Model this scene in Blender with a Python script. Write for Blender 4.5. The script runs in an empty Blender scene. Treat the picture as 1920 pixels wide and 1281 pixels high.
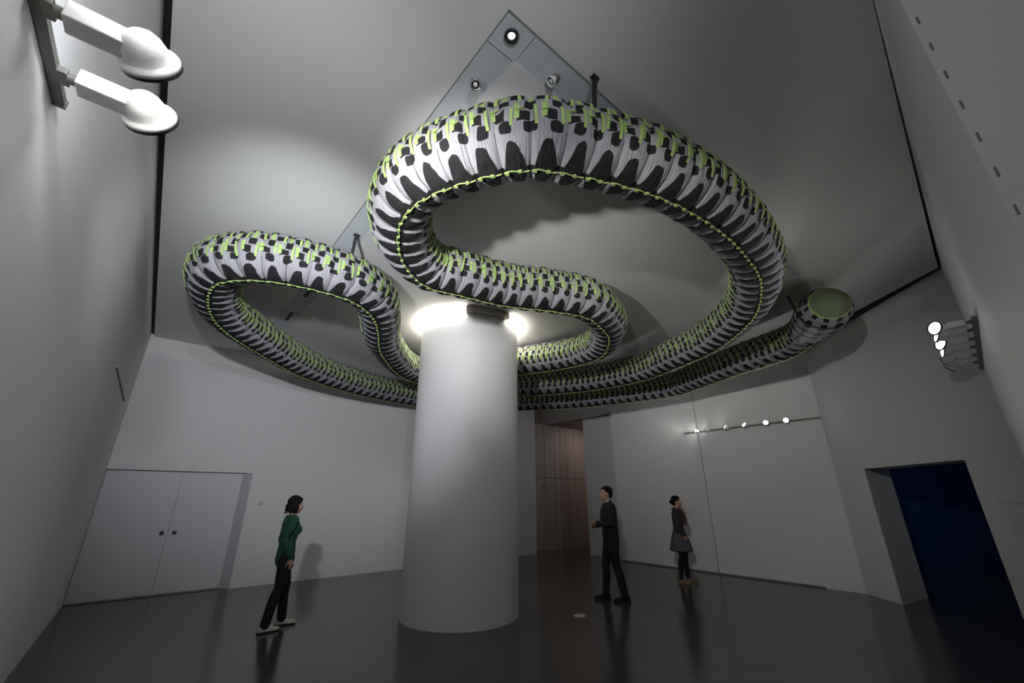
import bpy, bmesh, math, random
from mathutils import Vector, Matrix
random.seed(5)
PI=math.pi
sc=bpy.context.scene
COL=sc.collection
CH=1.6; F=775.0; TH=math.radians(20.6); YAW=math.radians(39.7); H=4.5

# ------------------------------------------------------------ camera
cd=bpy.data.cameras.new('camera'); cam=bpy.data.objects.new('camera',cd); COL.objects.link(cam)
cam.location=(0,0,CH); cam.rotation_euler=(PI/2+TH,0,-YAW)
cd.sensor_width=36; cd.lens=F/1920*36; cd.clip_start=.05; cd.clip_end=100
sc.camera=cam
sc.view_settings.view_transform='Standard'; sc.view_settings.look='None'
sc.view_settings.gamma=1; sc.view_settings.exposure=0.0
w=bpy.data.worlds.new('world'); sc.world=w; w.use_nodes=True
w.node_tree.nodes['Background'].inputs[0].default_value=(0,0,0,1)

# ------------------------------------------------------------ materials
class N:
    """tiny arithmetic wrapper around Math nodes"""
    def __init__(s,nt,o): s.nt=nt; s.o=o
    def _m(s,op,*a,clamp=False):
        n=s.nt.nodes.new('ShaderNodeMath'); n.operation=op; n.use_clamp=clamp
        for i,x in enumerate((s,)+a):
            if isinstance(x,N): s.nt.links.new(x.o,n.inputs[i])
            else: n.inputs[i].default_value=x
        return N(s.nt,n.outputs[0])
    def __add__(s,b): return s._m('ADD',b)
    def __sub__(s,b): return s._m('SUBTRACT',b)
    def __mul__(s,b): return s._m('MULTIPLY',b)
    def lt(s,b): return s._m('LESS_THAN',b)
    def gt(s,b): return s._m('GREATER_THAN',b)
    def mod(s,b): return s._m('FLOORED_MODULO',b)
    def abs(s): return s._m('ABSOLUTE')
    def mx(s,b): return s._m('MAXIMUM',b)
    def mn(s,b): return s._m('MINIMUM',b)
    def pow(s,b): return s._m('POWER',b)
    def inv(s): return (s*-1.0)+1.0

def mat(name,col,rough=.6,metal=0,spec=.5,bump=0,bscale=40,vary=0,vscale=3,emit=None,estr=0):
    m=bpy.data.materials.new(name); m.use_nodes=True; nt=m.node_tree
    b=nt.nodes['Principled BSDF']; b.inputs['Roughness'].default_value=rough
    b.inputs['Metallic'].default_value=metal; b.inputs['Specular IOR Level'].default_value=spec
    tc=nt.nodes.new('ShaderNodeTexCoord')
    nz=nt.nodes.new('ShaderNodeTexNoise'); nz.inputs['Scale'].default_value=vscale; nz.inputs['Detail'].default_value=4
    nt.links.new(tc.outputs['Object'],nz.inputs['Vector'])
    mx=nt.nodes.new('ShaderNodeMix'); mx.data_type='RGBA'
    d=1-vary; mx.inputs[6].default_value=(col[0]*d,col[1]*d,col[2]*d,1); mx.inputs[7].default_value=(*col,1)
    nt.links.new(nz.outputs['Fac'],mx.inputs[0]); nt.links.new(mx.outputs[2],b.inputs['Base Color'])
    if bump:
        n2=nt.nodes.new('ShaderNodeTexNoise'); n2.inputs['Scale'].default_value=bscale; n2.inputs['Detail'].default_value=3
        nt.links.new(tc.outputs['Object'],n2.inputs['Vector'])
        bp=nt.nodes.new('ShaderNodeBump'); bp.inputs['Strength'].default_value=bump; bp.inputs['Distance'].default_value=.01
        nt.links.new(n2.outputs['Fac'],bp.inputs['Height']); nt.links.new(bp.outputs[0],b.inputs['Normal'])
    if emit: b.inputs['Emission Color'].default_value=(*emit,1); b.inputs['Emission Strength'].default_value=estr
    return m
M={}
M['wall']=mat('white_wall_paint',(.74,.74,.75),.75,bump=.05,bscale=60,vary=.03)
M['ceil']=mat('white_ceiling_paint',(.70,.70,.69),.8,bump=.05,bscale=60,vary=.04,vscale=.6)
M['band']=mat('ceiling_track_paint',(.56,.60,.63),.55,vary=.05)
M['jamb']=mat('grey_paint_jamb_shade',(.50,.50,.53),.7,vary=.03)  # mid grey for fittings; on the door reveal it is painted shade
M['doorw']=mat('door_paint',(.66,.66,.70),.6,vary=.03)
M['seam']=mat('joint_line',(.18,.18,.18),.9)
M['gapshade']=mat('gap_shade_black',(.01,.01,.01),.9)  # flat black standing in for shade inside and above the ceiling gaps
M['blue']=mat('deep_blue_paint',(.005,.042,.15),.7,vary=.05)
M['wood']=mat('reddish_panel',(.36,.28,.25),.6,vary=.12,vscale=2)
M['greige']=mat('greige_panel',(.44,.38,.35),.6,vary=.06,vscale=2)
M['column']=mat('column_paint',(.80,.80,.82),.55,vary=.02)
M['whitemetal']=mat('white_enamel',(.80,.81,.80),.35,vary=.02)
M['railmetal']=mat('grey_rail_metal',(.22,.22,.20),.45,.3,vary=.1)
M['chrome']=mat('chrome',(.7,.7,.7),.2,1)
M['dark']=mat('black_plastic',(.012,.012,.014),.5,vary=.2)
M['lamp']=mat('lit_lens',(.9,.9,.9),.3,emit=(1,.98,.95),estr=30)
M['lampdim']=mat('dim_lens',(.9,.9,.9),.3,emit=(1,.95,.85),estr=2.0)
M['offlens']=mat('unlit_lens',(.25,.25,.26),.15)
M['cove']=mat('cove_lamp',(.9,.9,.9),.3,emit=(1,.93,.82),estr=30)
M['tan']=mat('tan_metal_cover',(.45,.40,.35),.5,.2,vary=.1)
M['lime']=mat('lime_webbing',(.43,.60,.19),.7,vary=.35,vscale=9)
M['skin']=mat('skin',(.50,.30,.22),.55,vary=.08,vscale=20)
M['hair']=mat('dark_hair',(.010,.008,.007),.8,spec=.2,bump=.4,bscale=80,vary=.4,vscale=40)
M['green']=mat('green_knit',(.012,.080,.046),.9,bump=.5,bscale=150,vary=.25,vscale=10)
M['black']=mat('black_cloth',(.008,.008,.010),.85,bump=.3,bscale=60,vary=.3,vscale=10)
M['suit']=mat('dark_suit_cloth',(.010,.010,.012),.8,bump=.3,bscale=60,vary=.3)
M['greycoat']=mat('charcoal_knit',(.035,.038,.036),.9,bump=.4,bscale=90,vary=.3,vscale=10)
M['skirt']=mat('grey_violet_skirt',(.10,.095,.12),.85,bump=.4,bscale=70,vary=.25,vscale=8)
M['scarf']=mat('rust_scarf',(.14,.05,.04),.9,bump=.5,bscale=100,vary=.2,vscale=15)
M['shirt']=mat('pale_shirt',(.45,.42,.42),.8,vary=.1)
M['tanshoe']=mat('tan_leather',(.20,.12,.07),.5,vary=.15)
M['whiteshoe']=mat('white_canvas',(.62,.61,.56),.7,vary=.1)
M['eyew']=mat('eye_white',(.7,.7,.68),.2)
M['eyed']=mat('eye_iris',(.02,.012,.01),.2)
M['lip']=mat('lips',(.38,.14,.12),.45)
M['text']=mat('grey_vinyl_lettering',(.58,.65,.62),.7)

# floor: grey polished stone slabs with fine joints
def floor_mat():
    m=bpy.data.materials.new('polished_grey_floor'); m.use_nodes=True; nt=m.node_tree
    b=nt.nodes['Principled BSDF']
    tc=nt.nodes.new('ShaderNodeTexCoord'); br=nt.nodes.new('ShaderNodeTexBrick')
    br.offset=0; br.inputs['Scale'].default_value=1; br.inputs['Brick Width'].default_value=1.5
    br.inputs['Row Height'].default_value=1.5; br.inputs['Mortar Size'].default_value=.005; br.inputs['Mortar Smooth'].default_value=.3
    br.inputs['Color1'].default_value=(.062,.062,.060,1); br.inputs['Color2'].default_value=(.070,.070,.067,1)
    br.inputs['Mortar'].default_value=(.040,.040,.040,1)
    nt.links.new(tc.outputs['Object'],br.inputs['Vector'])
    nz=nt.nodes.new('ShaderNodeTexNoise'); nz.inputs['Scale'].default_value=1.3; nz.inputs['Detail'].default_value=6
    nt.links.new(tc.outputs['Object'],nz.inputs['Vector'])
    mx=nt.nodes.new('ShaderNodeMix'); mx.data_type='RGBA'; mx.blend_type='MULTIPLY'; mx.inputs[0].default_value=.35
    nt.links.new(br.outputs['Color'],mx.inputs[6]); nt.links.new(nz.outputs['Fac'],mx.inputs[7])
    nt.links.new(mx.outputs[2],b.inputs['Base Color'])
    mr=nt.nodes.new('ShaderNodeMapRange'); mr.inputs['To Min'].default_value=.13; mr.inputs['To Max'].default_value=.24
    nt.links.new(nz.outputs['Fac'],mr.inputs['Value']); nt.links.new(mr.outputs[0],b.inputs['Roughness'])
    b.inputs['Specular IOR Level'].default_value=.5
    return m
M['floor']=floor_mat()

# serpentine cloth: pattern drawn in the tube's own UVs (u along one section, v around)
def fabric(name,head=False):
    m=bpy.data.materials.new(name); m.use_nodes=True; nt=m.node_tree
    b=nt.nodes['Principled BSDF']; b.inputs['Roughness'].default_value=.8; b.inputs['Specular IOR Level'].default_value=.25
    uv=nt.nodes.new('ShaderNodeUVMap'); sx=nt.nodes.new('ShaderNodeSeparateXYZ'); nt.links.new(uv.outputs[0],sx.inputs[0])
    tc=nt.nodes.new('ShaderNodeTexCoord'); nz=nt.nodes.new('ShaderNodeTexNoise'); nz.inputs['Scale'].default_value=7
    nt.links.new(tc.outputs['Object'],nz.inputs['Vector'])
    n=N(nt,nz.outputs['Fac'])-.5
    u=(N(nt,sx.outputs['X'])+n*.12).mod(1.0); t=((N(nt,sx.outputs['Y'])-.5)*360.0+n*20.0).abs()
    if head:
        uu=u; row=(t*(1/32.0)).mod(1.0)
        cell=((uu-.5).abs().lt(.40))*((row-.5).abs().lt(.20))
        stem=((uu-.5).abs().lt(.11))
        k=(cell.mx(stem*t.lt(150.0))*N(nt,sx.outputs['X']).gt(.55)).mx(N(nt,sx.outputs['X']).lt(.55)*.72).mx(t.gt(96.0)*.8)
        limef=(t.gt(100.0)*((uu-.5).abs().lt(.12))*N(nt,sx.outputs['X']).gt(1.0)).mx(N(nt,sx.outputs['X']).lt(.55)*.22).mx(((N(nt,sx.outputs['X'])-.6).abs().lt(.05))*.8); k2=t.gt(104.0)*.55; k=k.mx(k2)
    else:
        a=(u-.5).abs()
        x=(t*(1/46.0)); core=(x.pow(16.0).inv()).mx(0.0).pow(.5)
        wdt=((t*-.0056)+.41)*core
        tooth=a.lt(wdt)*t.lt(46.0)
        spine=t.lt(6.0)
        uu=(N(nt,sx.outputs['X'])*1.5+n*.2).mod(1.0); a2=(uu-.5).abs()
        y=((t-62.0)*(1/8.5)).abs(); c2=(y.pow(4.0).inv()).mx(0.0).pow(.5)
        small=a2.lt(c2*.27)
        blk=((uu+.25).mod(1.0)-.5).abs().lt(.24)*((t-78.0).abs().lt(7.0))
        blk2=a2.lt(.20)*((t-97.0).abs().lt(7.5))
        blk3=((uu+.5).mod(1.0)-.5).abs().lt(.27)*((t-114.0).abs().lt(8.0))
        blk4=a2.lt(.24)*((t-134.0).abs().lt(8.0))
        edge=a.gt(.488)*t.lt(60.0)*.8
        k=tooth.mx(spine).mx(small).mx(blk).mx(blk2).mx(blk3).mx(blk4).mx(edge)
        limef=(a2.gt(.40)*((t-86.0).abs().lt(12.0))).mx(a2.lt(.10)*((t-120.0).abs().lt(14.0)))
    c1=nt.nodes.new('ShaderNodeMix'); c1.data_type='RGBA'
    c1.inputs[6].default_value=(.31,.305,.335,1); c1.inputs[7].default_value=(.014,.014,.016,1); nt.links.new(k.o,c1.inputs[0])
    c2n=nt.nodes.new('ShaderNodeMix'); c2n.data_type='RGBA'; c2n.inputs[7].default_value=(.38,.55,.17,1)
    nt.links.new(limef.o,c2n.inputs[0]); nt.links.new(c1.outputs[2],c2n.inputs[6]); nt.links.new(c2n.outputs[2],b.inputs['Base Color'])
    # creases running around the tube
    mp=nt.nodes.new('ShaderNodeMapping'); mp.inputs['Scale'].default_value=(9,5,1); nt.links.new(uv.outputs[0],mp.inputs[0])
    n3=nt.nodes.new('ShaderNodeTexNoise'); n3.inputs['Scale'].default_value=1.6; n3.inputs['Detail'].default_value=3; nt.links.new(mp.outputs[0],n3.inputs['Vector'])
    bp=nt.nodes.new('ShaderNodeBump'); bp.inputs['Strength'].default_value=.7; bp.inputs['Distance'].default_value=.03
    nt.links.new(n3.outputs['Fac'],bp.inputs['Height']); nt.links.new(bp.outputs[0],b.inputs['Normal'])
    return m
M['fabric']=fabric('patterned_cloth'); M['headcloth']=fabric('patterned_end_cloth',True)

# ------------------------------------------------------------ mesh helpers
def link(name,bm,m,parent=None,smooth=False,loc=None):
    me=bpy.data.meshes.new(name); bmesh.ops.recalc_face_normals(bm,faces=bm.faces[:]); bm.to_mesh(me); bm.free()
    o=bpy.data.objects.new(name,me); COL.objects.link(o)
    for x in (m if isinstance(m,(list,tuple)) else [m]): me.materials.append(x)
    if smooth:
        for p in me.polygons: p.use_smooth=True
    if parent: o.parent=parent
    if loc: o.location=loc
    return o
def empty(name,loc,label,cat,group=None,rz=0):
    o=bpy.data.objects.new(name,None); COL.objects.link(o); o.location=loc; o.rotation_euler=(0,0,rz); o.empty_display_size=.1
    tag(o,label,cat,group); return o
def tag(o,label,cat,group=None):
    o['label']=label; o['category']=cat
    if group: o['group']=group
    return o
def st(o): o['kind']='structure'; return o
def box(bm,a,b,mi=0):
    vs=[bm.verts.new((x,y,z)) for z in (a[2],b[2]) for x,y in ((a[0],a[1]),(b[0],a[1]),(b[0],b[1]),(a[0],b[1]))]
    for f in ((0,3,2,1),(4,5,6,7),(0,1,5,4),(1,2,6,5),(2,3,7,6),(3,0,4,7)):
        bm.faces.new([vs[i] for i in f]).material_index=mi
def prism(bm,pts,z0,z1):
    a=[bm.verts.new((x,y,z0)) for x,y in pts]; b=[bm.verts.new((x,y,z1)) for x,y in pts]; n=len(pts)
    bm.faces.new(a[::-1]); bm.faces.new(b)
    for i in range(n): bm.faces.new((a[i],a[(i+1)%n],b[(i+1)%n],b[i]))
def frame(d):
    d=Vector(d).normalized(); u=Vector((0,0,1)) if abs(d.z)<.95 else Vector((1,0,0))
    s=d.cross(u).normalized(); return s,s.cross(d).normalized(),d
def lathe(bm,prof,o=(0,0,0),d=(0,0,1),seg=28,cap=True):
    s,t,d=frame(d); o=Vector(o); rings=[]
    for (h,r) in prof:
        rings.append([bm.verts.new(o+d*h+(s*math.cos(2*PI*k/seg)+t*math.sin(2*PI*k/seg))*max(r,1e-4)) for k in range(seg)])
    for a,b in zip(rings,rings[1:]):
        for k in range(seg): bm.faces.new((a[k],a[(k+1)%seg],b[(k+1)%seg],b[k]))
    if cap:
        bm.faces.new(rings[0][::-1]); bm.faces.new(rings[-1])
def tube(bm,pts,rad,seg=10,up=None):
    pts=[Vector(p) for p in pts]; rings=[]
    for i,p in enumerate(pts):
        d=(pts[min(i+1,len(pts)-1)]-pts[max(i-1,0)]).normalized(); s,t,_=frame(d)
        r=rad[i] if isinstance(rad,(list,tuple)) else rad
        rx,ry=r if isinstance(r,tuple) else (r,r)
        rings.append([bm.verts.new(p+s*math.cos(2*PI*k/seg)*rx+t*math.sin(2*PI*k/seg)*ry) for k in range(seg)])
    for a,b in zip(rings,rings[1:]):
        for k in range(seg): bm.faces.new((a[k],a[(k+1)%seg],b[(k+1)%seg],b[k]))
    bm.faces.new(rings[0][::-1]); bm.faces.new(rings[-1])
def obox(bm,c,ax,hs):
    """oriented box: centre, axes (x,y,z vectors), half sizes"""
    c=Vector(c); vs=[]
    for sz in (-1,1):
        for sx,sy in ((-1,-1),(1,-1),(1,1),(-1,1)): vs.append(bm.verts.new(c+ax[0]*sx*hs[0]+ax[1]*sy*hs[1]+ax[2]*sz*hs[2]))
    for f in ((0,3,2,1),(4,5,6,7),(0,1,5,4),(1,2,6,5),(2,3,7,6),(3,0,4,7)): bm.faces.new([vs[i] for i in f])
def bev(o,w=.004,n=2):
    b=o.modifiers.new('bevel','BEVEL'); b.width=w; b.segments=n; b.limit_method='ANGLE'; return o
NB=bmesh.new

# ------------------------------------------------------------ room shell
TOP=4.95
XL=-.62; YB=10.15; XR=10.15
A=(10.15,2.45); B=(7.75,.05); C=(2.1,-.19)         # bend, corner, wall end
bm=NB(); box(bm,(-1.2,-4.4,-.2),(18.5,12,0)); st(link('floor',bm,M['floor']))
bm=NB(); box(bm,(XL-.3,-4.3,0),(XL,YB+.3,TOP)); st(link('wall_left',bm,M['wall']))
bm=NB()
box(bm,(XL,YB,2.05),(1.58,YB+.3,TOP)); box(bm,(1.62,YB,0),(9.4,YB+.45,TOP))
prism(bm,[(1.62,YB),(1.62,YB+.3),(1.44,YB+.3),(1.44,YB+.12),(1.58,YB)],0,2.05)
box(bm,(1.58,YB,2.05),(1.62,YB+.3,TOP))
box(bm,(XL,YB+.16,0),(1.44,YB+.3,2.05))
st(link('wall_back',bm,M['wall']))
bm=NB(); prism(bm,[(1.578,YB-.003),(1.44,YB+.12),(1.435,YB+.118),(1.574,YB-.004)],.005,2.045); st(link('jamb_shade',bm,M['jamb']))  # skin on the reveal, coloured darker because it faces away from the light
# double door in the recess
dr=bpy.data.objects.new('door_1',None); COL.objects.link(dr); dr.location=(.45,YB+.12,0); st(dr)
for x0,x1,kx in ((XL+.01,.447,.37),(.453,1.43,.55)):
    bm=NB(); box(bm,(x0-.45,0,.02),(x1-.45,.035,2.04)); lf=link('door_leaf',bm,M['doorw'],dr); bev(lf,.003)
    bm=NB(); lathe(bm,[(-.0,.011),(.03,.011),(.03,.026),(.05,.028),(.058,.02)],(kx-.45,0,.99),(0,-1,0),20)
    box(bm,(kx-.45-.03,-.006,.96),(kx-.45+.03,0,1.02)); kn=link('door_knob',bm,M['dark'],dr); kn['label']='dark square door knob'
# right wall with tall opening and inset panel
bm=NB(); box(bm,(XR,A[1],0),(XR+.35,7.62,TOP)); box(bm,(XR,7.62,4.0),(XR+.35,10.62,TOP)); st(link('wall_right',bm,M['wall']))
bm=NB(); box(bm,(10.5,7.62,0),(10.62,9.02,4.0)); pnl=st(link('wall_panel',bm,M['doorw']))
pnl.name='wall_inset'
bm=NB(); box(bm,(10.4965,7.63,2.18),(10.4995,9.0,2.19)); box(bm,(10.4965,8.3,.01),(10.4995,8.308,2.18)); st(link('trim_2',bm,M['jamb']))
bm=NB(); box(bm,(XR-.003,5.03,0.01),(XR+.001,5.042,4.3)); box(bm,(XR-.0025,7.4,-.0),(XR+.001,7.404,0.001)); st(link('trim_3',bm,M['seam']))
bm=NB(); box(bm,(XR-.004,A[1]+.6,.0),(XR+.001,7.6,.028)); st(link('baseboard_right',bm,M['seam']))
# passage
bm=NB(); box(bm,(9.4,10.6,0),(10.95,10.9,4.0)); st(link('wall_passage',bm,M['greige']))
bm=NB(); box(bm,(10.95,10.6,0),(14,10.9,4.0)); box(bm,(14,7.6,0),(14.2,10.9,4.0)); box(bm,(9.4,10.6,4.0),(14,10.95,TOP)); st(link('wall_passage_end',bm,M['wood']))
bm=NB(); box(bm,(XR+.35,7.6,3.98),(14.2,10.62,4.1)); st(link('ceiling_passage',bm,M['wood']))
bm=NB(); box(bm,(10.62,7.4,0),(14.2,7.62,4.1)); st(link('wall_passage_right',bm,M['wood']))
bm=NB()
for x in (10.25,10.75,11.35,11.75): box(bm,(x,10.594,.02),(x+.012,10.599,3.95))
box(bm,(10.05,10.594,2.2),(12.6,10.599,2.215)); st(link('trim_4',bm,M['seam']))
bm=NB(); box(bm,(10.16,10.585,1.82),(10.2,10.6,1.96)); plate=tag(link('wall_switch',bm,M['seam']),'small dark switch on the passage wall inside the tall opening','switch')
# diagonal wall with doorway
dv=Vector((A[0]-B[0],A[1]-B[1],0)); L=dv.length; dv/=L; nv=Vector((dv.y,-dv.x,0))     # nv points behind the wall
def cp(s,d): p=Vector((B[0],B[1],0))+dv*s+nv*d; return (p.x,p.y)
s0=(Vector((8.24,.54,0))-Vector((B[0],B[1],0))).dot(dv); s1=(Vector((9.58,1.88,0))-Vector((B[0],B[1],0))).dot(dv)
bm=NB(); q=(10.17,1.78)
prism(bm,[cp(s1,0),cp(L,0),(10.5,A[1]),(10.5,1.70),q],0,TOP)
prism(bm,[cp(s0,0),cp(s0,.5),cp(-.6,.5),cp(0,0)],0,TOP)
prism(bm,[cp(s0,0),cp(s1,0),q,cp(s0,.5)],2.06,TOP)
st(link('wall_corner',bm,M['wall']))
# near right wall and its end face
bm=NB(); prism(bm,[B,C,(2.1,-.6),(8.2,-.6)],0,TOP); st(link('wall_near',bm,M['wall']))
bm=NB(); box(bm,(2.1,-4.0,0),(2.4,-.6,3.6)); box(bm,(2.25,-4.0,3.6),(2.4,-.6,TOP)); st(link('wall_side',bm,M['wall']))
bm=NB(); box(bm,(2.1,-.6,3.6),(2.11,-.55,3.62)); box(bm,(2.092,-3.9,3.585),(2.1,-.42,3.6)); st(link('trim_5',bm,M['seam']))
bm=NB()
for k in range(26):
    z=.2+k*.165; prism(bm,[(2.099,-.208),(2.1,-.213),(2.102,-.211),(2.10,-.205)],z,z+.045)
st(link('trim_6',bm,M['railmetal']))
bm=NB(); box(bm,(XL,-4.3,0),(2.4,-4.0,TOP)); st(link('wall_rear',bm,M['wall']))
# ceiling slab with shadow gaps; recessed grid band
def slab(bm,x0,y0,x1,y1): box(bm,(x0,y0,H),(x1,y1,H+.12))
bx0,bx1,by0,by1=1.08,1.32,1.33,1.57
bm=NB()
g=.055
slab(bm,XL+g,-4.0,bx0,YB)                                   # left of the long band
slab(bm,bx0,-4.0,2.1,by0)
prism(bm,[(2.1,-.19),(7.3,.065),(7.3,by0),(2.1,by0)],H,H+.12)
slab(bm,bx1,by1,7.3,YB); slab(bm,bx0,9.7,bx1,YB)
off=.23
p1=Vector(B+(0,))-nv*off; p2=Vector(A+(0,))-nv*off
prism(bm,[(7.54,.073),(9.50,2.50),(10.148,2.5),(10.148,YB),(7.3,YB),(7.3,by0-.0),(7.3,.06)],H,H+.12)
slab(bm,6.3,by0,7.3,by1)
st(link('ceiling',bm,M['ceil']))
bm=NB(); box(bm,(bx0,by0,H+.012),(bx1,9.7,H+.1)); box(bm,(bx1,by0,H+.012),(6.3,by1,H+.1)); st(link('ceiling_band',bm,M['band']))
bm=NB(); e=.006
for x in (bx0,bx1-e): box(bm,(x,by0 if x==bx0 else by1,H+.004),(x+e,9.7,H+.0119))
for y in (by0,by1-e): box(bm,(bx0 if y==by0 else bx1,y,H+.004),(6.3,y+e,H+.0119))
box(bm,(bx0,by1,H+.006),(bx1,by1+e,H+.0119)); box(bm,(bx1,by0,H+.006),(bx1+e,by1,H+.0119))
st(link('trim_7',bm,M['jamb']))
bm=NB(); box(bm,(bx1+.05,8.48,H-.002),(7.0,8.488,H+.001)); st(link('trim_8',bm,M['jamb']))
bm=NB(); box(bm,(-1,-4.4,TOP-.02),(11,11,TOP+.1)); st(link('light_block_cover',bm,M['gapshade']))  # unseen black cover added above the slab to block light
bm=NB(); prism(bm,[(7.3,.02),(7.76,.06),(10.149,2.449),(10.149,2.56),(9.6,2.56),(7.3,.25)],H+.06,H+.1); box(bm,(XL+.001,-4,H+.05),(XL+.08,YB,H+.09)); st(link('gap_shade',bm,M['gapshade']))  # black plates put in the ceiling gaps as painted shade
# dark slots in the band
for k,y in enumerate((6.29,7.46)):
    bm=NB(); box(bm,(bx0+.10,y-.2,H+.004),(bx0+.155,y+.2,H+.03))
    tag(link('ceiling_slot',bm,M['dark']),['short dark slot in the ceiling strip, at the rim of the small left loop','short dark slot in the ceiling strip, in the open middle of the small left loop'][k],'ceiling slot','dark slots in the ceiling strip')
# room behind the diagonal doorway
bm=NB(); prism(bm,[(8.3,-3),(17.6,-3),(17.6,4.2),(10.5,4.2),(10.5,1.72),(8.85,.12),(8.3,-.45)],3.2,3.3); st(link('ceiling_side_room',bm,M['blue']))
bm=NB(); prism(bm,[(12.2,3.83),(17.0,-.3),(17.2,0),(12.4,4.1)],0,3.2); st(link('wall_side_room',bm,M['blue']))
bm=NB(); box(bm,(10.5,3.83,0),(12.4,4.1,3.2)); box(bm,(8.3,-3.2,0),(17.6,-3,3.2)); box(bm,(17.4,-3,0),(17.6,.2,3.2)); box(bm,(8.2,-3,0),(8.3,-.6,3.2))
box(bm,(10.51,1.72,0),(10.6,3.9,3.2)); st(link('wall_side_room_rear',bm,M['blue']))

# ------------------------------------------------------------ column and its cove light
CX,CY,CR=3.885,5.87,.855
bm=NB(); lathe(bm,[(0,CR),(4.3,CR),(4.62,CR)],(0,0,0),(0,0,1),128,cap=False)
col=link('column',bm,M['column'],None,True,(CX,CY,0)); tag(col,'thick round white column standing in the middle of the floor','column')
caz=math.atan2(-CY,-CX)       # direction from column to camera
def arc(bm,a0,a1,r0,r1,z0,z1,n):
    prev=None
    for i in range(n+1):
        a=a0+(a1-a0)*i/n; c,s=math.cos(a),math.sin(a)
        cur=[bm.verts.new((c*r,s*r,z)) for r,z in ((r0,z0),(r1,z0),(r1,z1),(r0,z1))]
        if prev:
            for k in range(4): bm.faces.new((prev[k],prev[(k+1)%4],cur[(k+1)%4],cur[k]))
        else: bm.faces.new(cur)
        prev=cur
    bm.faces.new(prev[::-1])
cv=empty('cove_light',(CX,CY,H),'bright ring light around the top of the white column at the ceiling','light')
ga,gb=caz+math.radians(-5),caz+math.radians(43)     # unlit sector
bm=NB(); arc(bm,gb,ga+2*PI,CR+.030,CR+.070,-.065,-.035,120); link('light_strip',bm,M['cove'],cv)
bm=NB(); arc(bm,0,2*PI*.9999,CR+.002,CR+.05,-.045,-.001,128); link('mounting_ring',bm,M['whitemetal'],cv)
bm=NB(); arc(bm,ga,gb,CR+.004,CR+.095,-.10,-.009,30); c_=link('blank_cover',bm,M['tan'],cv); c_['label']='dull tan cover closing the unlit part of the ring'

# ------------------------------------------------------------ lighting tracks and spotlights
def lamp_spot(loc,aim,power,angle=60,blend=.6,col=(1,.97,.93),size=.05):
    l=bpy.data.lights.new('spot','SPOT'); l.energy=power; l.spot_size=math.radians(angle); l.spot_blend=blend; l.color=col; l.shadow_soft_size=size
    o=bpy.data.objects.new('spot_lamp',l); COL.objects.link(o); o.location=loc
    o.rotation_euler=(Vector(aim)).to_track_quat('-Z','Y').to_euler(); return o
def spotlight(mount,out,aim,label,group,k=1.0,lens='lamp',arm=.19,power=0,angle=60,col=(1,.97,.93),drop=0,boxlen=.13,laim=None):
    """mount point on the rail, out = unit vector away from wall, aim = beam direction"""
    root=empty('track_spotlight',mount,label,'spotlight',group)
    out=Vector(out).normalized(); aim=Vector(aim).normalized(); s=out.cross(Vector((0,0,1))).normalized(); up=Vector((0,0,1))
    bm=NB(); obox(bm,out*.012*k,(s,out,up),(.030*k,.012*k,.012*k)); tube(bm,[out*.02*k,out*.05*k],.017*k,14); bev(link('adapter',bm,M['railmetal'],root),.002)
    bm=NB(); obox(bm,out*(.045+boxlen/2)*k,(s,out,up),(.034*k,boxlen/2*k,.030*k)); bev(link('driver_box',bm,M['whitemetal'],root),.005*k,2)
    hc=out*arm*k+Vector((0,0,drop))
    # yoke: pivot, side lugs
    e_=out*(.045+boxlen)*k
    bm=NB(); tube(bm,[e_-out*.012*k,e_*.5+hc*.5,hc-aim*.03*k],[.02*k,.022*k,.02*k],12); lathe(bm,[(-.02*k,.001),(-.02*k,.024*k),(.02*k,.024*k),(.02*k,.001)],e_,s,20); obox(bm,e_+out*.014*k-up*.024*k,(s,out,up),(.014*k,.010*k,.014*k)); link('yoke',bm,M['whitemetal'],root,True)
    bm=NB(); lathe(bm,[(-.066,.004),(-.063,.022),(-.053,.038),(-.036,.050),(-.014,.057),(.006,.059),(.010,.062),(.013,.076),(.020,.079),(.027,.078)],(0,0,0),aim,40)
    for v in bm.verts: v.co=v.co*k+hc
    hd=link('lamp_head',bm,M['whitemetal'],root,True)
    bm=NB(); lathe(bm,[(.0272,.079),(.036,.079),(.036,.066),(.030,.064)],(0,0,0),aim,40,cap=False)
    for v in bm.verts: v.co=v.co*k+hc
    link('rim',bm,M['dark'],root,True)
    bm=NB(); lathe(bm,[(.0275,.001),(.0275,.062),(.034,.060),(.036,.001)],(0,0,0),aim,32)
    for v in bm.verts: v.co=v.co*k+hc
    link('lens',bm,M[lens],root,True)
    if power:
        P=Vector(mount)+hc+aim*.05*k; lamp_spot(P,laim or aim,power,angle,blend=1.0,col=col,size=.045*k)
    return root
def rail(name,p0,p1,out,label,th=.02,dp=.035):
    p0=Vector(p0);p1=Vector(p1); d=(p1-p0); Lr=d.length; d/=Lr; out=Vector(out).normalized(); up=out.cross(d).normalized()
    root=empty(name,p0,label,'lighting track','lighting tracks')
    bm=NB(); obox(bm,d*Lr/2+out*dp/2,(d,out,up),(Lr/2,dp/2,th)); bev(link('rail',bm,M['railmetal'],root),.003)
    bm=NB(); obox(bm,d*(Lr+.006)+out*dp/2,(d,out,up),(.008,dp/2+.002,th+.003)); link('end_cap',bm,M['railmetal'],root)
    return root
LX=-.60
rail('lighting_track',(XL,-2.0,3.04),(XL,2.03,3.04),(1,0,0),'grey lighting track on the left wall carrying the two big white spotlights',.015)
rail('lighting_track',(XL,6.62,3.05),(XL,9.0,3.05),(1,0,0),'empty lighting track on the left wall near the far corner',.012,.02)
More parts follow.
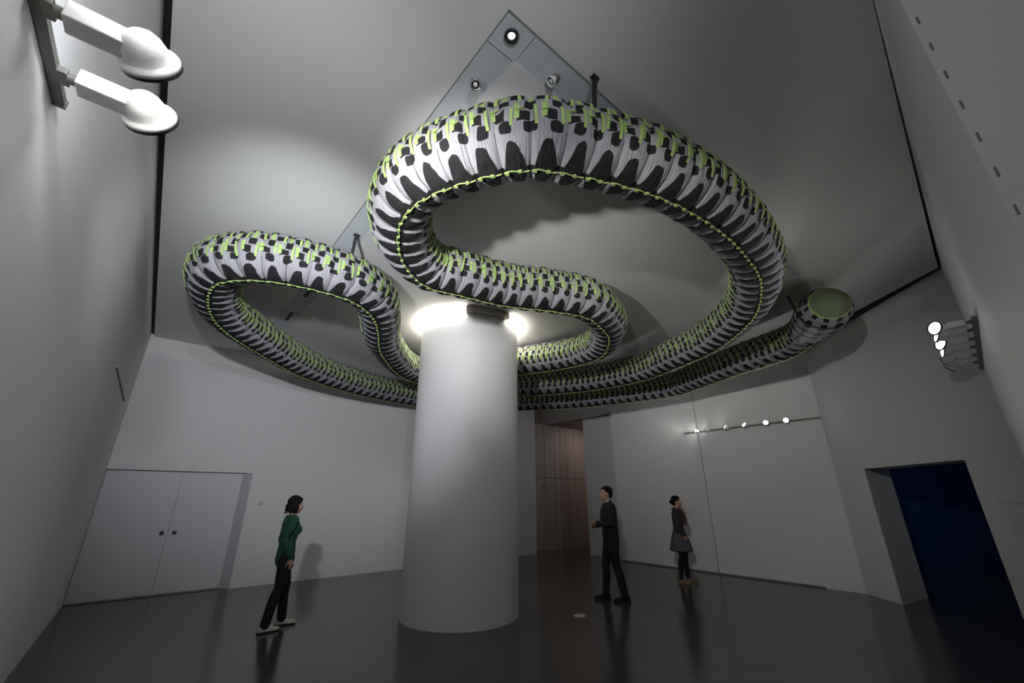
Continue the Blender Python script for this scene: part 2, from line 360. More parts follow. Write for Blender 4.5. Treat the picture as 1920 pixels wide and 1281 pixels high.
rail('lighting_track',(XR,5.35,3.1),(XR,2.47,3.1),(-1,0,0),'long lighting track on the far right wall above the walking woman')
WN=Vector((C[1]-B[1],B[0]-C[0],0)).normalized()        # normal of near wall into room
def wn(x): t=(x-C[0])/(B[0]-C[0]); return Vector((x,C[1]+(B[1]-C[1])*t,3.1))
rail('lighting_track',wn(5.35),wn(7.6),WN,'lighting track on the near right wall with a cluster of spotlights')
gl='spotlights on the left wall track'
spotlight((XL+.035,1.86,3.03),(1,-.02,-.0),(.38,.85,-.15),'lower of the two big white spotlights at top left, at the track end',gl,1.15,arm=.215,power=620,angle=76,laim=(.38,.91,.17),col=(.93,.96,1))
spotlight((XL+.035,1.56,3.02),(1,-.02,-.0),(.38,.85,-.15),'upper of the two big white spotlights at top left, cut by the frame',gl,1.15,arm=.215,power=640,angle=62,laim=(.86,.40,.30),col=(1,.985,.95))
spotlight((XL+.035,1.20,3.04),(1,0,0),(-.12,.95,-.12),'white spotlight on the left track, just above the frame',gl,1.15,arm=.215,power=24,angle=70,drop=.17,col=(.86,.92,1))
spotlight((XL+.035,-1.6,3.04),(1,0,0),(.14,.93,.28),'added unseen white spotlight on the left track, outside the frame, turned to the ceiling',gl,1.15,arm=.215,power=230,angle=85,col=(.93,.96,1))  # added lamp behind the camera, evens out the ceiling light
spotlight((XL+.035,.75,3.04),(1,0,0),(.14,.90,.42),'added unseen white spotlight on the left track, outside the frame, raised steeply',gl,1.15,arm=.215,power=48,angle=95,col=(.93,.96,1),drop=.05)  # added out-of-view lamp, lifts the left part of the ceiling
spotlight((XL+.035,.2,3.04),(1,0,0),(.94,.36,-.02),'added unseen white spotlight on the left track, outside the frame, turned across the room',gl,1.15,arm=.215,power=430,angle=50,col=(1,.97,.91))  # added out-of-view lamp, brightens the walls on the right
gr='spotlights on the far right wall track'
FR=[(4.98,(-.15,.95,.15),.0,'leftmost of the row, its glow cast sideways on the wall'),
    (4.72,(-.2,.9,.3),.0,'second from the left in the row, turned away'),
    (4.26,(-.45,.6,.5),.0,'third from the left in the row, small lit edge'),
    (3.84,(-.7,.35,.45),.0,'fourth from the left in the row, small lit edge'),
    (3.41,(-.92,-.25,.1),.0,'the dimmer of the two glaring at the camera'),
    (3.02,(-.92,-.29,-.05),.0,'the brightest, rightmost one glaring at the camera')]
PW=[18,12,40,40,60,70]
for (y,a,dz,l),pw in zip(FR,PW):
    spotlight((XR-.035,y,3.1),(-1,0,0),a,'spotlight on far right wall, '+l,gr,.75,lens='lamp',arm=.20,power=pw,angle=80)
gn='spotlights on the near right wall track'
NR=[(5.45,(-.75,.6,.1),'lamp',20,'largest bright face, topmost in the cluster'),(5.75,(-.35,.9,.3),'lamp',9,'narrow bright face just below the topmost'),
    (6.1,(-.65,.65,.2),'lamp',14,'bright face in the middle of the cluster'),(6.45,(-.3,.9,.2),'lamp',7,'lowest and smallest bright face'),
    (6.85,(.5,.75,-.1),'offlens',0,'unlit one below the bright faces'),(7.25,(.4,.75,-.5),'offlens',0,'unlit one at the bottom of the cluster')]
for x,a,ln,pw,l in NR:
    spotlight(wn(x)+WN*.035,WN,a,'spotlight clustered on the near right wall, '+l,gn,.9,lens=ln,arm=.25,power=pw,angle=85)

# ceiling downlights in the band apex
def downlight(x,y,label,kind):
    r=empty('ceiling_downlight',(x,y,H+.012),label,'downlight','downlights in the ceiling strip')
    if kind==0:
        bm=NB(); lathe(bm,[(0,.048),(-.014,.05),(-.014,.03),(-.002,.026)],(0,0,0),(0,0,1),32,cap=False); link('trim_ring',bm,M['dark'],r,True)
        bm=NB(); lathe(bm,[(-.004,.001),(-.004,.024),(-.001,.024)],(0,0,0),(0,0,1),24); link('lens',bm,M['lampdim'],r,True)
    else:
        a=Vector((-.1,-.35,-1) if kind==1 else (-.5,.35,-.7)).normalized()
        bm=NB(); lathe(bm,[(0,.034),(-.01,.034),(-.012,.015)],(0,0,0),(0,0,1),24); link('base',bm,M['railmetal'],r,True)
        bm=NB(); lathe(bm,[(.0,.012),(.02,.022),(.055,.038),(.062,.040),(.064,.034),(.056,.03)],(0,0,-.005),a,28,cap=False); link('shade',bm,M['chrome'] if kind==1 else M['whitemetal'],r,True)
        bm=NB(); lathe(bm,[(.02,.012),(.04,.018),(.056,.016),(.062,.004)],(0,0,-.005),a,20); link('bulb',bm,M['whitemetal'],r,True)
downlight(1.20,1.45,'round dark-ringed downlight with a bright centre at the strip corner',0)
downlight(1.20,1.88,'small metal downlight on the left arm of the ceiling strip',1)
downlight(1.64,1.47,'small pale downlight on the right arm of the ceiling strip',2)

# ------------------------------------------------------------ small fittings
bm=NB(); box(bm,(1.79,YB-.012,1.44),(1.865,YB,1.50)); bev(tag(link('wall_switch',bm,M['jamb']),'small grey wall switch on the back wall beside the double door','switch'),.004)
bm=NB(); lathe(bm,[(0,.09),(.006,.088),(.008,.08),(.008,.001)],(0,0,0),(0,0,1),32); o=tag(link('floor_outlet',bm,M['jamb'],loc=(5.18,4.72,0)),'round pale floor outlet cover on the dark floor right of the column','floor outlet')
tb=empty('wall_text',Vector((*cp(.2,-.003),1.2)),'faint grey lettering panel on the wall right of the blue doorway','wall text')
def bars(name,rows,par):
    bm=NB()
    for (s_a,s_b,z,h) in rows:
        x=s_a
        while x<s_b:
            wdt=random.uniform(.02,.06); x2=min(x+wdt,s_b)
            c=dv*((x+x2)/2); obox(bm,c+Vector((0,0,z)),(dv,nv,Vector((0,0,1))),((x2-x)/2,.0015,h/2)); x=x2+.012
    return link(name,bm,M['text'],par)
bars('heading',[(-.02,.26,.33,.035),],tb)
bars('paragraph',[(-.02,.20,.22-.028*k,.011) for k in range(9)],tb)

# ------------------------------------------------------------ serpentine cloth tube
TR=[((6.42,1.06),4.05),((6.62,1.20),4.05),((7.13,1.49),4.05),((7.68,1.92),4.05),((7.91,2.42),4.05),((8.12,3.05),4.05),((8.62,4.19),4.05),((8.78,4.95),4.04),((8.12,6.80),4.02),((7.06,8.17),4.01),((5.9,9.1),4.0),((4.45,9.36),4.0),
    ((3.02,9.08),4.0),((1.83,8.45),4.02),((.94,7.54),4.05),((.34,6.70),4.05),((.09,5.97),4.05),((.05,5.22),4.05),((.30,4.82),4.05),((.71,4.62),4.05),((1.29,4.59),4.05),((1.70,4.86),4.05),((2.0,5.36),4.05),((2.38,6.16),4.05),((3.10,7.15),4.07),((3.80,7.70),4.11),
    ((4.62,7.55),4.15),((5.13,6.75),4.16),((5.18,6.03),4.16),((5.46,5.10),4.12),((5.40,4.20),4.08),((4.80,3.51),4.06),((4.28,3.25),4.05),((3.84,3.15),4.05),((3.34,3.31),4.05),((2.81,3.56),4.05),((2.27,3.66),4.05),((1.86,3.72),4.05),((1.48,3.46),4.05),((1.22,3.07),4.05),((1.12,2.68),4.05),((1.21,2.26),4.05),
    ((1.54,1.73),4.05),((1.95,1.49),4.05),((2.50,1.28),4.05),((3.21,1.18),4.05),((3.98,1.21),4.05),((4.70,1.36),4.05),((5.60,1.82),4.05),((6.44,2.71),4.05),((6.80,3.52),4.05),((7.12,4.52),4.05),((6.92,5.75),4.05),((6.15,7.05),4.05),((5.35,8.0),4.05)]
P=[Vector((a[0],a[1],z)) for a,z in TR]
def cr(p0,p1,p2,p3,t):
    return .5*((2*p1)+(p2-p0)*t+(2*p0-5*p1+4*p2-p3)*t*t+(3*p1-p0-3*p2+p3)*t**3)
dense=[]
for i in range(len(P)-1):
    a=P[max(i-1,0)];b=P[i];c=P[i+1];d=P[min(i+2,len(P)-1)]
    for k in range(24): dense.append(cr(a,b,c,d,k/24))
dense.append(P[-1])
for _ in range(14):   # smooth
    dense=[dense[0]]+[(dense[i-1]+dense[i]*2+dense[i+1])/4 for i in range(1,len(dense)-1)]+[dense[-1]]
cum=[0]
for a,b in zip(dense,dense[1:]): cum.append(cum[-1]+(b-a).length)
LEN=cum[-1]
import bisect
def at(s):
    s=min(max(s,0),LEN-1e-6); i=max(bisect.bisect_right(cum,s)-1,0); i=min(i,len(dense)-2)
    f=(s-cum[i])/max(cum[i+1]-cum[i],1e-9); return dense[i].lerp(dense[i+1],f)
def fr(s):
    p=at(s); t=(at(s+.06)-at(s-.06)).normalized(); side=t.cross(Vector((0,0,1))).normalized(); dn=side.cross(t).normalized()
    if dn.z>0: dn=-dn
    return p,t,side,dn
PER=.20; HEAD=1.15
def rad(s):
    if s<HEAD:
        if s<.40: r=.335*math.sqrt(max(1-((.40-s)/.40)**2,0.0)); return r
        q=(s-.40)/(HEAD-.40); return .335+(.250-.335)*(q*q)
    r=.276
    if s<HEAD+.8: r=.250+.026*(s-HEAD)/.8
    e=LEN-s
    if e<1.6: r*=.35+.65*max(e,0)/1.6
    return r
NS=int((LEN-HEAD)/PER); per=(LEN-HEAD)/NS
def seg_mesh(data,s0,s1,nl,na,ring=True,pk=.045,seed=0):
    V,Fc,UV=data; base=len(V); rr=random.Random(seed)
    ph=[rr.uniform(0,6.28) for _ in range(4)]
    for i in range(nl+1):
        u=i/nl; s=s0+(s1-s0)*u; p,t,sd,dn=fr(s); R=rad(s)
        puff=(1-pk*1.6+pk*2.2*math.sqrt(max(math.sin(PI*u),0))) if ring else 1
        for j in range(na+1):
            a=-PI+2*PI*j/na
            wr=1+ (.012*math.sin(7*a+ph[0]+5*u)+.010*math.sin(13*a+ph[1]-7*u)+.007*math.sin(23*a+ph[2]))*(1 if ring else .6)*(math.sin(PI*u) if ring else 1)
            V.append(p+(dn*math.cos(a)+sd*math.sin(a))*R*puff*wr)
    for i in range(nl):
        for j in range(na):
            a=base+i*(na+1)+j; Fc.append((a,a+1,a+na+2,a+na+1))
            UV.append((seed+i/nl,j/na,seed+i/nl,(j+1)/na,seed+(i+1)/nl,(j+1)/na,seed+(i+1)/nl,j/na))
    return data
def ribbon(data,fn,n,w,th):
    """fn(i/n) -> (point, along-tube dir, outward dir)"""
    V,Fc,UV=data; prev=None
    for i in range(n+1):
        p,t,o=fn(i/n); b=len(V)
        V+= [p-t*w,p+t*w,p+t*w+o*th,p-t*w+o*th]
        cur=[b,b+1,b+2,b+3]
        if prev:
            for k in range(4): Fc.append((prev[k],prev[(k+1)%4],cur[(k+1)%4],cur[k]))
        else: Fc.append(tuple(cur))
        prev=cur
    Fc.append(tuple(prev[::-1]))
def onsurf(s,deg,h=0):
    p,t,sd,dn=fr(s); a=math.radians(deg); o=dn*math.cos(a)+sd*math.sin(a); return p+o*(rad(s)*1.015+h),t,o
def straps(data,s0,sides=(-1,1)):
    rr=random.Random(int(s0*1000)+sides[0])
    for sg in sides:
        for c in ((.17,.83) if int(round(s0/per))%2 else (.5,)):
            s=s0+per*(c+rr.uniform(-.03,.03)); a0=rr.uniform(60,66); a1=rr.uniform(92,100); sk=rr.uniform(-.02,.02)
            ribbon(data,lambda q:onsurf(s+sk*q,sg*(a0+(a1-a0)*q),-.004+.01*math.sin(PI*q)),7,.011,.006)
            s_=s+per*.25; b0=rr.uniform(98,104)
            ribbon(data,lambda q:onsurf(s_-sk*q,sg*(b0+26*q),-.003+.008*math.sin(PI*q)),5,.012,.005)
            # small loop tag below
            ribbon(data,lambda q:onsurf(s_+.03*(q-.5),sg*(84+3*q),0),2,.010,.012)
def cord(data,s0):
    rr=random.Random(int(s0*999)); A_=rr.uniform(2,5)
    def fn(q):
        p,t,o=onsurf(s0+per*(.04+.92*q),A_*.4*math.sin(q*2*PI),.004); return p,t.cross(o).normalized(),o
    ribbon(data,fn,10,.0035,.007)
    for c in (.08,.55): 
        def f2(q,c=c):
            p,t,o=onsurf(s0+per*(c+.14*q),rr.uniform(-1,1),.008); return p,t.cross(o).normalized(),o
        ribbon(data,f2,2,.012,.010)
def todata(name,data,m,parent,smooth=True):
    V,Fc,UV=data; me=bpy.data.meshes.new(name); org=V[0].copy() if False else Vector((0,0,0))
    me.from_pydata([tuple(v) for v in V],[],Fc); me.materials.append(m)
    if UV:
        l=me.uv_layers.new(name='UVMap'); i=0
        for q in UV:
            for k in range(4): l.data[i].uv=(q[2*k],q[2*k+1]); i+=1
    if smooth:
        me.polygons.foreach_set('use_smooth',[True]*len(me.polygons))
    o=bpy.data.objects.new(name,me); COL.objects.link(o); o.parent=parent; return o
sn=empty('fabric_serpentine',(0,0,0),'giant winding tube of patterned grey, black and lime cloth hung under the ceiling','hanging sculpture')
segs=[]
for i in range(NS):
    s0=HEAD+i*per; m_=at(s0+per/2); dcam=(m_-Vector((0,0,CH))).length
    az=math.degrees(math.atan2(m_.x,m_.y)); hidden=26.5<az<40.5 and Vector((m_.x,m_.y)).length>6.5
    segs.append((dcam+(50 if hidden else 0),i,s0))
segs.sort(); near=segs[:100]; far=segs[100:]
for d,i,s0 in near:
    nl=9 if d<6 else 7
    b_=todata('body_section',seg_mesh(([],[],[]),s0,s0+per,nl,72,seed=i),M['fabric'],sn)
    
    for sd_ in (-1,1): q=([],[],[]); straps(q,s0,(sd_,)); todata('webbing_strap',q,M['lime'],b_,False)
    q=([],[],[]); cord(q,s0); todata('seam_cord',q,M['lime'],b_,False)
q=([],[],[]); qs=([],[],[]); qc=([],[],[])
for d,i,s0 in far: seg_mesh(q,s0,s0+per,7,64,seed=i); straps(qs,s0); cord(qc,s0)
b_=todata('body_section',q,M['fabric'],sn); b_['kind']='stuff'
o=todata('webbing_strap',qs,M['lime'],b_,False); o['kind']='stuff'
o=todata('seam_cord',qc,M['lime'],b_,False); o['kind']='stuff'
V=([],[],[])
# rounded end: head with finer pattern cells
nh=30; na=80
for i in range(nh+1):
    u=i/nh; s=HEAD*(u**1.5); p,t,sd,dn=fr(s); R=rad(s)
    for j in range(na+1):
        a=-PI+2*PI*j/na; V[0].append(p+(dn*math.cos(a)*.9+sd*math.sin(a))*R*(1+.01*math.sin(9*a+6*u)))
for i in range(nh):
    for j in range(na):
        a=i*(na+1)+j; V[1].append((a,a+1,a+na+2,a+na+1))
        u0=HEAD*((i/nh)**1.5); u1=HEAD*(((i+1)/nh)**1.5)
        V[2].append((u0/.22,j/na,u0/.22,(j+1)/na,u1/.22,(j+1)/na,u1/.22,j/na))
hd=todata('head',V,M['headcloth'],sn); hd['label']='thicker rounded head end with black crosses on pale cloth'
# black hangers to the ceiling
def hanger(s,deg,lean=.0):
    p,t,o=onsurf(s,deg,-.05); top=Vector((p.x,p.y,H))+Vector((o.x,o.y,0)).normalized()*lean
    bm=NB(); tube(bm,[p,p.lerp(top,.6)+Vector((0,0,.02)),top],.018,8); obox(bm,top-Vector((0,0,.008)),(Vector((1,0,0)),Vector((0,1,0)),Vector((0,0,1))),(.03,.02,.006))
    link('hanger',bm,M['dark'],sn)
def s_near(x,y): return min(range(len(dense)),key=lambda i:(dense[i].x-x)**2+(dense[i].y-y)**2)
for (x,y,dg,ln) in ((1.95,1.49,-1,0),(1.2,3.0,-1,0),(1.2,4.6,-1,0),(7.1,1.5,1,0)):
    i=s_near(x,y); s=cum[i]
    # pick the side facing the camera
    pa=onsurf(s,128)[0]; pb=onsurf(s,-128)[0]; 
    dg=128 if Vector((pa.x,pa.y)).length<Vector((pb.x,pb.y)).length else -128
    hanger(s,dg,.05)

# ------------------------------------------------------------ people
def ell(bm,c,r,ax=None,seg=16):
    m=Matrix.Translation(c)@(ax.to_4x4() if ax else Matrix.Identity(4))@Matrix.Diagonal((*r,1))
    bmesh.ops.create_uvsphere(bm,u_segments=seg,v_segments=seg//2+2,radius=1,matrix=m)
def limb(bm,pts,rads,seg=14):
    pts=[Vector(p) for p in pts]
    tube(bm,pts,rads,seg)
    for p,r in ((pts[0],rads[0]),(pts[-1],rads[-1])):
        rr=r if isinstance(r,tuple) else (r,r); m_=min(rr); ell(bm,p,(m_*.98,)*3,None,12)
def fuse(name,bm,m,parent,vox=.008,sm=4):
    me=bpy.data.meshes.new(name); bm.to_mesh(me); bm.free()
    o=bpy.data.objects.new(name,me); COL.objects.link(o)
    r=o.modifiers.new('r','REMESH'); r.mode='VOXEL'; r.voxel_size=vox; r.use_smooth_shade=True
    if sm:
        s=o.modifiers.new('s','SMOOTH'); s.iterations=sm; s.factor=.5
    bpy.context.view_layer.update()
    me2=bpy.data.meshes.new_from_object(o.evaluated_get(bpy.context.evaluated_depsgraph_get()))
    o.modifiers.clear(); o.data=me2; me2.name=name; bpy.data.meshes.remove(me)
    me2.materials.clear(); me2.materials.append(m)
    me2.polygons.foreach_set('use_smooth',[True]*len(me2.polygons))
    o.parent=parent; return o
def hand(bm,w,d,pn,k=1,curl=.5,side=1):
    """w wrist, d direction to fingers, pn palm normal, side: +1 thumb towards d x pn"""
    d=Vector(d).normalized(); pn=(Vector(pn)-d*Vector(pn).dot(d)).normalized(); t=d.cross(pn).normalized()*side; w=Vector(w)
    tube(bm,[w,w+d*.03*k,w+d*.085*k],[(.026*k,.018*k),(.036*k,.016*k),(.038*k,.014*k)],12)
    for v in (): pass
    for i,(o,l) in enumerate(((.028,.070),(.010,.080),(-.010,.074),(-.027,.058))):
        b=w+d*.08*k+t*o*k; a=curl*(1+.15*i)
        p1=b+(d*math.cos(a*.6)+pn*math.sin(a*.6))*l*.45*k
        p2=p1+(d*math.cos(a*1.5)+pn*math.sin(a*1.5))*l*.32*k
        p3=p2+(d*math.cos(a*2.1)+pn*math.sin(a*2.1))*l*.25*k
        limb(bm,[b-d*.02*k,b,p1,p2,p3],[.009*k,.0095*k,.009*k,.0082*k,.007*k],8)
    b=w+d*.025*k+t*.024*k; p1=b+(d*.6+t*.7+pn*.3).normalized()*.035*k; p2=p1+(d*.85+t*.35+pn*.4).normalized()*.030*k; p3=p2+(d*.95+t*.1+pn*.4).normalized()*.022*k
    limb(bm,[b,p1,p2,p3],[.013*k,.011*k,.0095*k,.008*k],8)
def person(name,loc,yaw,k,label,top,pants,feet,arms,hair,skirt=False,scarf=False,suit=False,female=True,shoe='black',turn=0):
    r=empty(name,(loc[0],loc[1],0),label,'person',None,yaw)
    sh=.165 if female else .195; hw=.085
    Z=lambda z:z*k
    hipz=.90
    neck=Vector((.0,0,Z(1.42))); hc=Vector((.025,0,Z(1.575)))
    R=Matrix.Rotation(turn,3,'Z')
    body=NB()
    # torso / legs / arms under the clothes
    tor=[(0,0,.86),(0,0,.98),(.0,0,1.08),(.012,0,1.22),(.005,0,1.33),(-.005,0,1.40)]
    trd=[(.155,.105),(.15,.10),(.125,.09),(.15,.108),(.155,.10),(.10,.07)] if female else [(.155,.11),(.155,.11),(.148,.105),(.175,.12),(.185,.11),(.12,.075)]
    trd=[(a*k,b*k) for a,b in trd]
    tp=[(x*k,y*k,z*k) for x,y,z in tor]
    def torso(bm,g,z0=0):
        pts=tp[z0:]; rr=[(b+g,a+g) for a,b in trd][z0:]
        # tube frame for vertical dir: s = d x X ... keep order (side, depth)
        rings=[]
        for p,(rb,ra) in zip(pts,rr):
            rings.append([bm.verts.new((p[0]+math.cos(2*PI*q/20)*rb,p[1]+math.sin(2*PI*q/20)*ra,p[2])) for q in range(20)])
        for a,b in zip(rings,rings[1:]):
            for q in range(20): bm.faces.new((a[q],a[(q+1)%20],b[(q+1)%20],b[q]))
        bm.faces.new(rings[0][::-1]); bm.faces.new(rings[-1])
        for sg in (-1,1): ell(bm,(0,sg*(sh-.02)*k,1.375*k),((.055*k+g),(.06*k+g),(.052*k+g)))
        ell(bm,(0,0,1.38*k),(.075*k+g,.13*k+g,.055*k+g))
        if female: 
            for sg in (-1,1): ell(bm,(.085*k,sg*.065*k,1.24*k),(.055*k+g,.062*k+g,.06*k+g))
    legs=[]
    for sg,(fx,fy,tz,toe) in zip((1,-1),feet):      # left (+y), right
        hip=Vector((0,sg*hw*k,hipz*k)); ank=Vector((fx,fy,.085*k+tz)); mid=(hip+ank)/2; kn=mid+Vector((.035*k,0,.02*k)); legs.append((hip,kn,ank,toe,tz))
    def dolegs(bm,g,low=1.0,flare=0):
        for hip,kn,ank,toe,tz in legs:
            c1=kn.lerp(ank,.35)+Vector((-.015*k,0,0)); end=kn.lerp(ank,low)
            limb(bm,[hip,hip.lerp(kn,.4),kn,c1,end],[.088*k+g,.078*k+g,.054*k+g,.054*k+g,(.038*k+g+flare)])
    def doarms(bm,g,upto=1.0):
        for sg,(el,wr,_,_) in zip((1,-1),arms):
            s_=Vector((0,sg*sh*k,1.365*k)); el=Vector(el)*k; wr=Vector(wr)*k; e2=el.lerp(wr,upto)
            limb(bm,[s_,s_.lerp(el,.5),el,el.lerp(e2,.4),e2],[.050*k+g,.043*k+g,.037*k+g,.036*k+g,.026*k+g])
    torso(body,-.004); dolegs(body,-.004); doarms(body,-.006)
    limb(body,[neck-Vector((0,0,.05*k)),neck+Vector((.005,0,.03*k)),hc-Vector((.01,0,.06*k))],[.058*k,.052*k,.05*k])
    # head
    def hp(x,y,z): return hc+R@Vector((x*k,y*k,z*k))
    Rm=R
    ell(body,hp(-.008,0,.03),(.097*k,.077*k,.095*k),Rm,20)
    ell(body,hp(.03,0,-.045),(.060*k,.055*k,.068*k),Rm,18)
    ell(body,hp(.055,0,-.088),(.028*k,.028*k,.022*k),Rm,12)
    ell(body,hp(.062,0,.022),(.026*k,.05*k,.02*k),Rm,12)
    limb(body,[hp(.082,0,.018),hp(.096,0,-.012),hp(.104,0,-.030)],[.008*k,.011*k,.013*k],10)
    ell(body,hp(.085,0,-.058),(.014*k,.024*k,.010*k),Rm,12)
    for sg in (-1,1):
        ell(body,hp(-.005,sg*.077,-.012),(.018*k,.009*k,.030*k),Rm,12)
        ell(body,hp(.062,sg*.034,-.030),(.022*k,.024*k,.024*k),Rm,12)
    for sg,(el,wr,hd_,pn) in zip((1,-1),arms): hand(body,Vector(wr)*k,hd_,pn,k,.45,sg)
    for hip,kn,ank,toe,tz in legs:
        f=Vector((math.cos(toe),math.sin(toe),0)); limb(body,[ank,ank-Vector((0,0,.045*k))+f*.01,ank-Vector((0,0,.055*k))+f*.12*k],[.034*k,.032*k,.022*k])
    fuse('body',body,M['skin'],r,.007,2)
    for sg in (-1,1):
        bm=NB(); ell(bm,hp(.074,sg*.031,.002),(.0125*k,.0135*k,.010*k),Rm,12); e=link('eye',bm,M['eyew'],r,True)
        bm=NB(); ell(bm,hp(.0845,sg*.031,.002),(.003*k,.006*k,.006*k),Rm,10); link('iris',bm,M['eyed'],e,True)
        bm=NB(); limb(bm,[hp(.080,sg*.018,.022),hp(.080,sg*.032,.027),hp(.072,sg*.047,.022)],[.003*k,.0035*k,.002*k],6); link('eyebrow',bm,M['hair'],r,True)
    bm=NB(); limb(bm,[hp(.092,-.020,-.058),hp(.099,0,-.056),hp(.092,.020,-.058)],[.003*k,.006*k,.003*k],8); link('lips',bm,M['lip'],r,True)
    # hair
    bm=NB()
    if hair=='bob':
        ell(bm,hp(-.022,0,.048),(.102*k,.092*k,.096*k),Rm,20)
        for a in range(-5,6):
            ang=PI+a*.36; rr_=.082; x=-.02+math.cos(ang)*rr_*1.02; y=math.sin(ang)*rr_
            if x>.045: continue
            limb(bm,[hp(x*.8,y*.9,.06),hp(x*1.08,y*1.06,0),hp(x*1.15,y*1.12,-.065),hp(x*1.25-.008,y*1.05,-.105)],[.022*k,.026*k,.024*k,.012*k],8)
        ell(bm,hp(.045,0,.082),(.045*k,.062*k,.03*k),Rm,12)
    elif hair=='short':
        ell(bm,hp(-.022,0,.045),(.096*k,.083*k,.092*k),Rm,20)
        ell(bm,hp(-.055,0,-.01),(.055*k,.068*k,.06*k),Rm,16)
        ell(bm,hp(.035,0,.088),(.05*k,.058*k,.025*k),Rm,12)
    else:
        ell(bm,hp(-.022,0,.045),(.100*k,.086*k,.096*k),Rm,20)
        ell(bm,hp(-.06,0,-.015),(.055*k,.07*k,.07*k),Rm,16)
        ell(bm,hp(-.115,0,.0),(.04*k,.045*k,.045*k),Rm,14)
        ell(bm,hp(.03,0,.085),(.05*k,.06*k,.03*k),Rm,12)
    fuse('hair',bm,M['hair'],r,.007,3)
    # clothes
    if suit:
        bm=NB(); torso(bm,.022); doarms(bm,.016,.97)
        limb(bm,[(0,.05*k,.92*k),(-.005,.055*k,.80*k)],[.12*k,.115*k]); limb(bm,[(0,-.05*k,.92*k),(-.005,-.055*k,.80*k)],[.12*k,.115*k])
        limb(bm,[(-.01,0,1.36*k),(-.005,0,1.445*k)],[.085*k,.062*k]); fuse('jacket',bm,M[top],r,.010,3)
        bm=NB(); limb(bm,[(.0,0,1.40*k),(.004,0,1.462*k)],[.066*k,.058*k]); fuse('collar',bm,M['shirt'],r,.008,2)
    else:
        bm=NB(); torso(bm,.014 if not skirt else .016); doarms(bm,.012,.93)
        limb(bm,[(0,.045*k,.90*k),(0,.05*k,.84*k)],[.115*k,.118*k]); limb(bm,[(0,-.045*k,.90*k),(0,-.05*k,.84*k)],[.115*k,.118*k])
        o=fuse('sweater' if not skirt else 'cardigan',bm,M[top],r,.009,3)
    if skirt:
        bm=NB(); ring=[]
        for z,rx,ry in ((1.02,.115,.145),(.92,.155,.175),(.78,.19,.205),(.62,.225,.235),(.60,.215,.225),(.80,.165,.18),(1.0,.10,.13)):
            ring.append([bm.verts.new(((math.cos(2*PI*q/48)*(rx+.012*math.sin(q*8*2*PI/48)*(z<.8)))*k,(math.sin(2*PI*q/48)*(ry+.012*math.sin(q*8*2*PI/48)*(z<.8)))*k,z*k)) for q in range(48)])
        for a,b in zip(ring,ring[1:]+ring[:1]):
            for q in range(48): bm.faces.new((a[q],a[(q+1)%48],b[(q+1)%48],b[q]))
        link('skirt',bm,M['skirt'],r,True)
    if scarf:
        bm=NB(); pts=[(math.cos(a)*.075*k,math.sin(a)*.085*k,(1.43+.01*math.sin(2*a))*k) for a in [i*2*PI/20 for i in range(21)]]
        tube(bm,pts,.028*k,10); tube(bm,[(.08*k,.02*k,1.42*k),(.135*k,.03*k,1.33*k),(.165*k,.03*k,1.22*k),(.150*k,.03*k,1.10*k)],[(.018*k,.03*k)]*4,10)
        fuse('scarf',bm,M['scarf'],r,.008,2)
    bm=NB(); dolegs(bm,.012 if not skirt else .004,.99,.010 if not skirt else 0); 
    limb(bm,[(0,0,.99*k),(0,0,.93*k),(0,0,.87*k)],[(.125*k,.10*k)]*3)
    fuse('trousers' if not skirt else 'leggings',bm,M[pants],r,.009,2)
    for i,(hip,kn,ank,toe,tz) in enumerate(legs):
        f=Vector((math.cos(toe),math.sin(toe),0)); s_=Vector((-f.y,f.x,0)); b=Vector((ank.x,ank.y,tz))
        bm=NB()
        prof=[(-.075,.032,.055),(-.04,.038,.070),(.01,.040,.080),(.06,.042,.058),(.11,.046,.045),(.155,.040,.038),(.185,.022,.028)]
        rings=[]
        for x,wd,hh in prof:
            c=b+f*x*k; rings.append([bm.verts.new(c+s_*math.cos(2*PI*q/16)*wd*k+Vector((0,0,(.018+max(math.sin(2*PI*q/16),-.0)*(hh)+min(math.sin(2*PI*q/16),0)*.012)*k))) for q in range(16)])
        for a,c in zip(rings,rings[1:]):
            for q in range(16): bm.faces.new((a[q],a[(q+1)%16],c[(q+1)%16],c[q]))
        bm.faces.new(rings[0][::-1]); bm.faces.new(rings[-1])
        so=link('shoe',bm,M[shoe],r,True)
        bm=NB(); rings=[]
        pts=[(b+f*x*k+s_*wd*1.06*k) for x,wd,_ in prof]+[(b+f*x*k-s_*wd*1.06*k) for x,wd,_ in prof[::-1]]
        a=[bm.verts.new((p.x,p.y,tz+.001)) for p in pts]; c=[bm.verts.new((p.x,p.y,tz+.018*k)) for p in pts]
        bm.faces.new(a[::-1]); bm.faces.new(c)
        for q in range(len(pts)): bm.faces.new((a[q],a[(q+1)%len(pts)],c[(q+1)%len(pts)],c[q]))
        link('sole',bm,M['black' if shoe!='tanshoe' else 'tanshoe'],so)
    return r
# woman in green, facing +X
person('person',(1.65,6.83),0.0,.945,'person in green sweater and black trousers walking left of the column','green','black',
    [(.115,.12,0,-.15),(-.13,-.12,0,.1)],
    [((-.03,.24,1.10),(.05,.24,.87),(.15,0,-1),(0,-1,0)),((-.10,-.24,1.11),(.02,-.245,.88),(.25,0,-1),(0,1,0))],'bob',shoe='whiteshoe')
# man in dark suit, facing image left
person('person',(6.33,4.96),math.atan2(.64,-.77),1.045,'person in a dark suit with bent arms walking right of the column','suit','suit',
    [(-.14,.10,0,.1),(.13,-.10,0,0)],
    [((.02,.27,1.10),(.23,.13,1.13),(.6,-.75,.1),(-.7,-.5,0)),((.04,-.27,1.10),(.25,-.11,1.08),(.6,.75,.1),(-.7,.5,0))],'short',suit=True,female=False)
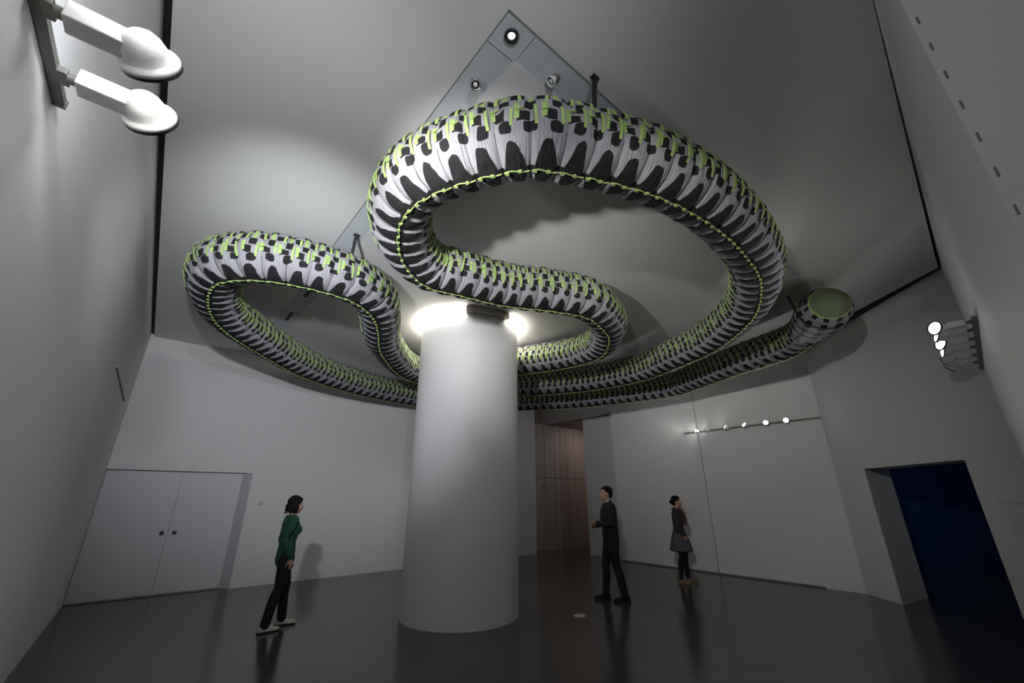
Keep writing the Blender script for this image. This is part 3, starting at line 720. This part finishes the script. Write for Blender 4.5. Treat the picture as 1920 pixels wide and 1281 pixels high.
# woman in skirt
person('person',(8.63,5.0),math.atan2(-.85,.42),.95,'person in grey cardigan, rust scarf and flared skirt near the right wall','greycoat','black',
    [(.05,.11,0,.1),(-.07,-.10,0,-.1)],
    [((.0,.25,1.10),(.10,.17,.92),(.5,-.5,-.7),(-.3,-1,0)),((.0,-.25,1.10),(.10,-.17,.92),(.5,.5,-.7),(-.3,1,0))],'bun',skirt=True,scarf=True,shoe='tanshoe',turn=-.1)

# ------------------------------------------------------------ light in the side spaces
def area(loc,aim,size,power,col):
    l=bpy.data.lights.new('area','AREA'); l.energy=power; l.size=size; l.color=col
    o=bpy.data.objects.new('area_lamp',l); COL.objects.link(o); o.location=loc; o.rotation_euler=Vector(aim).to_track_quat('-Z','Y').to_euler(); return o
area((12.0,9.4,3.9),(-.2,.2,-1),.8,11,(1,.9,.84))
area((12.5,.2,3.1),(.2,.2,-1),1.0,6,(.5,.7,1))
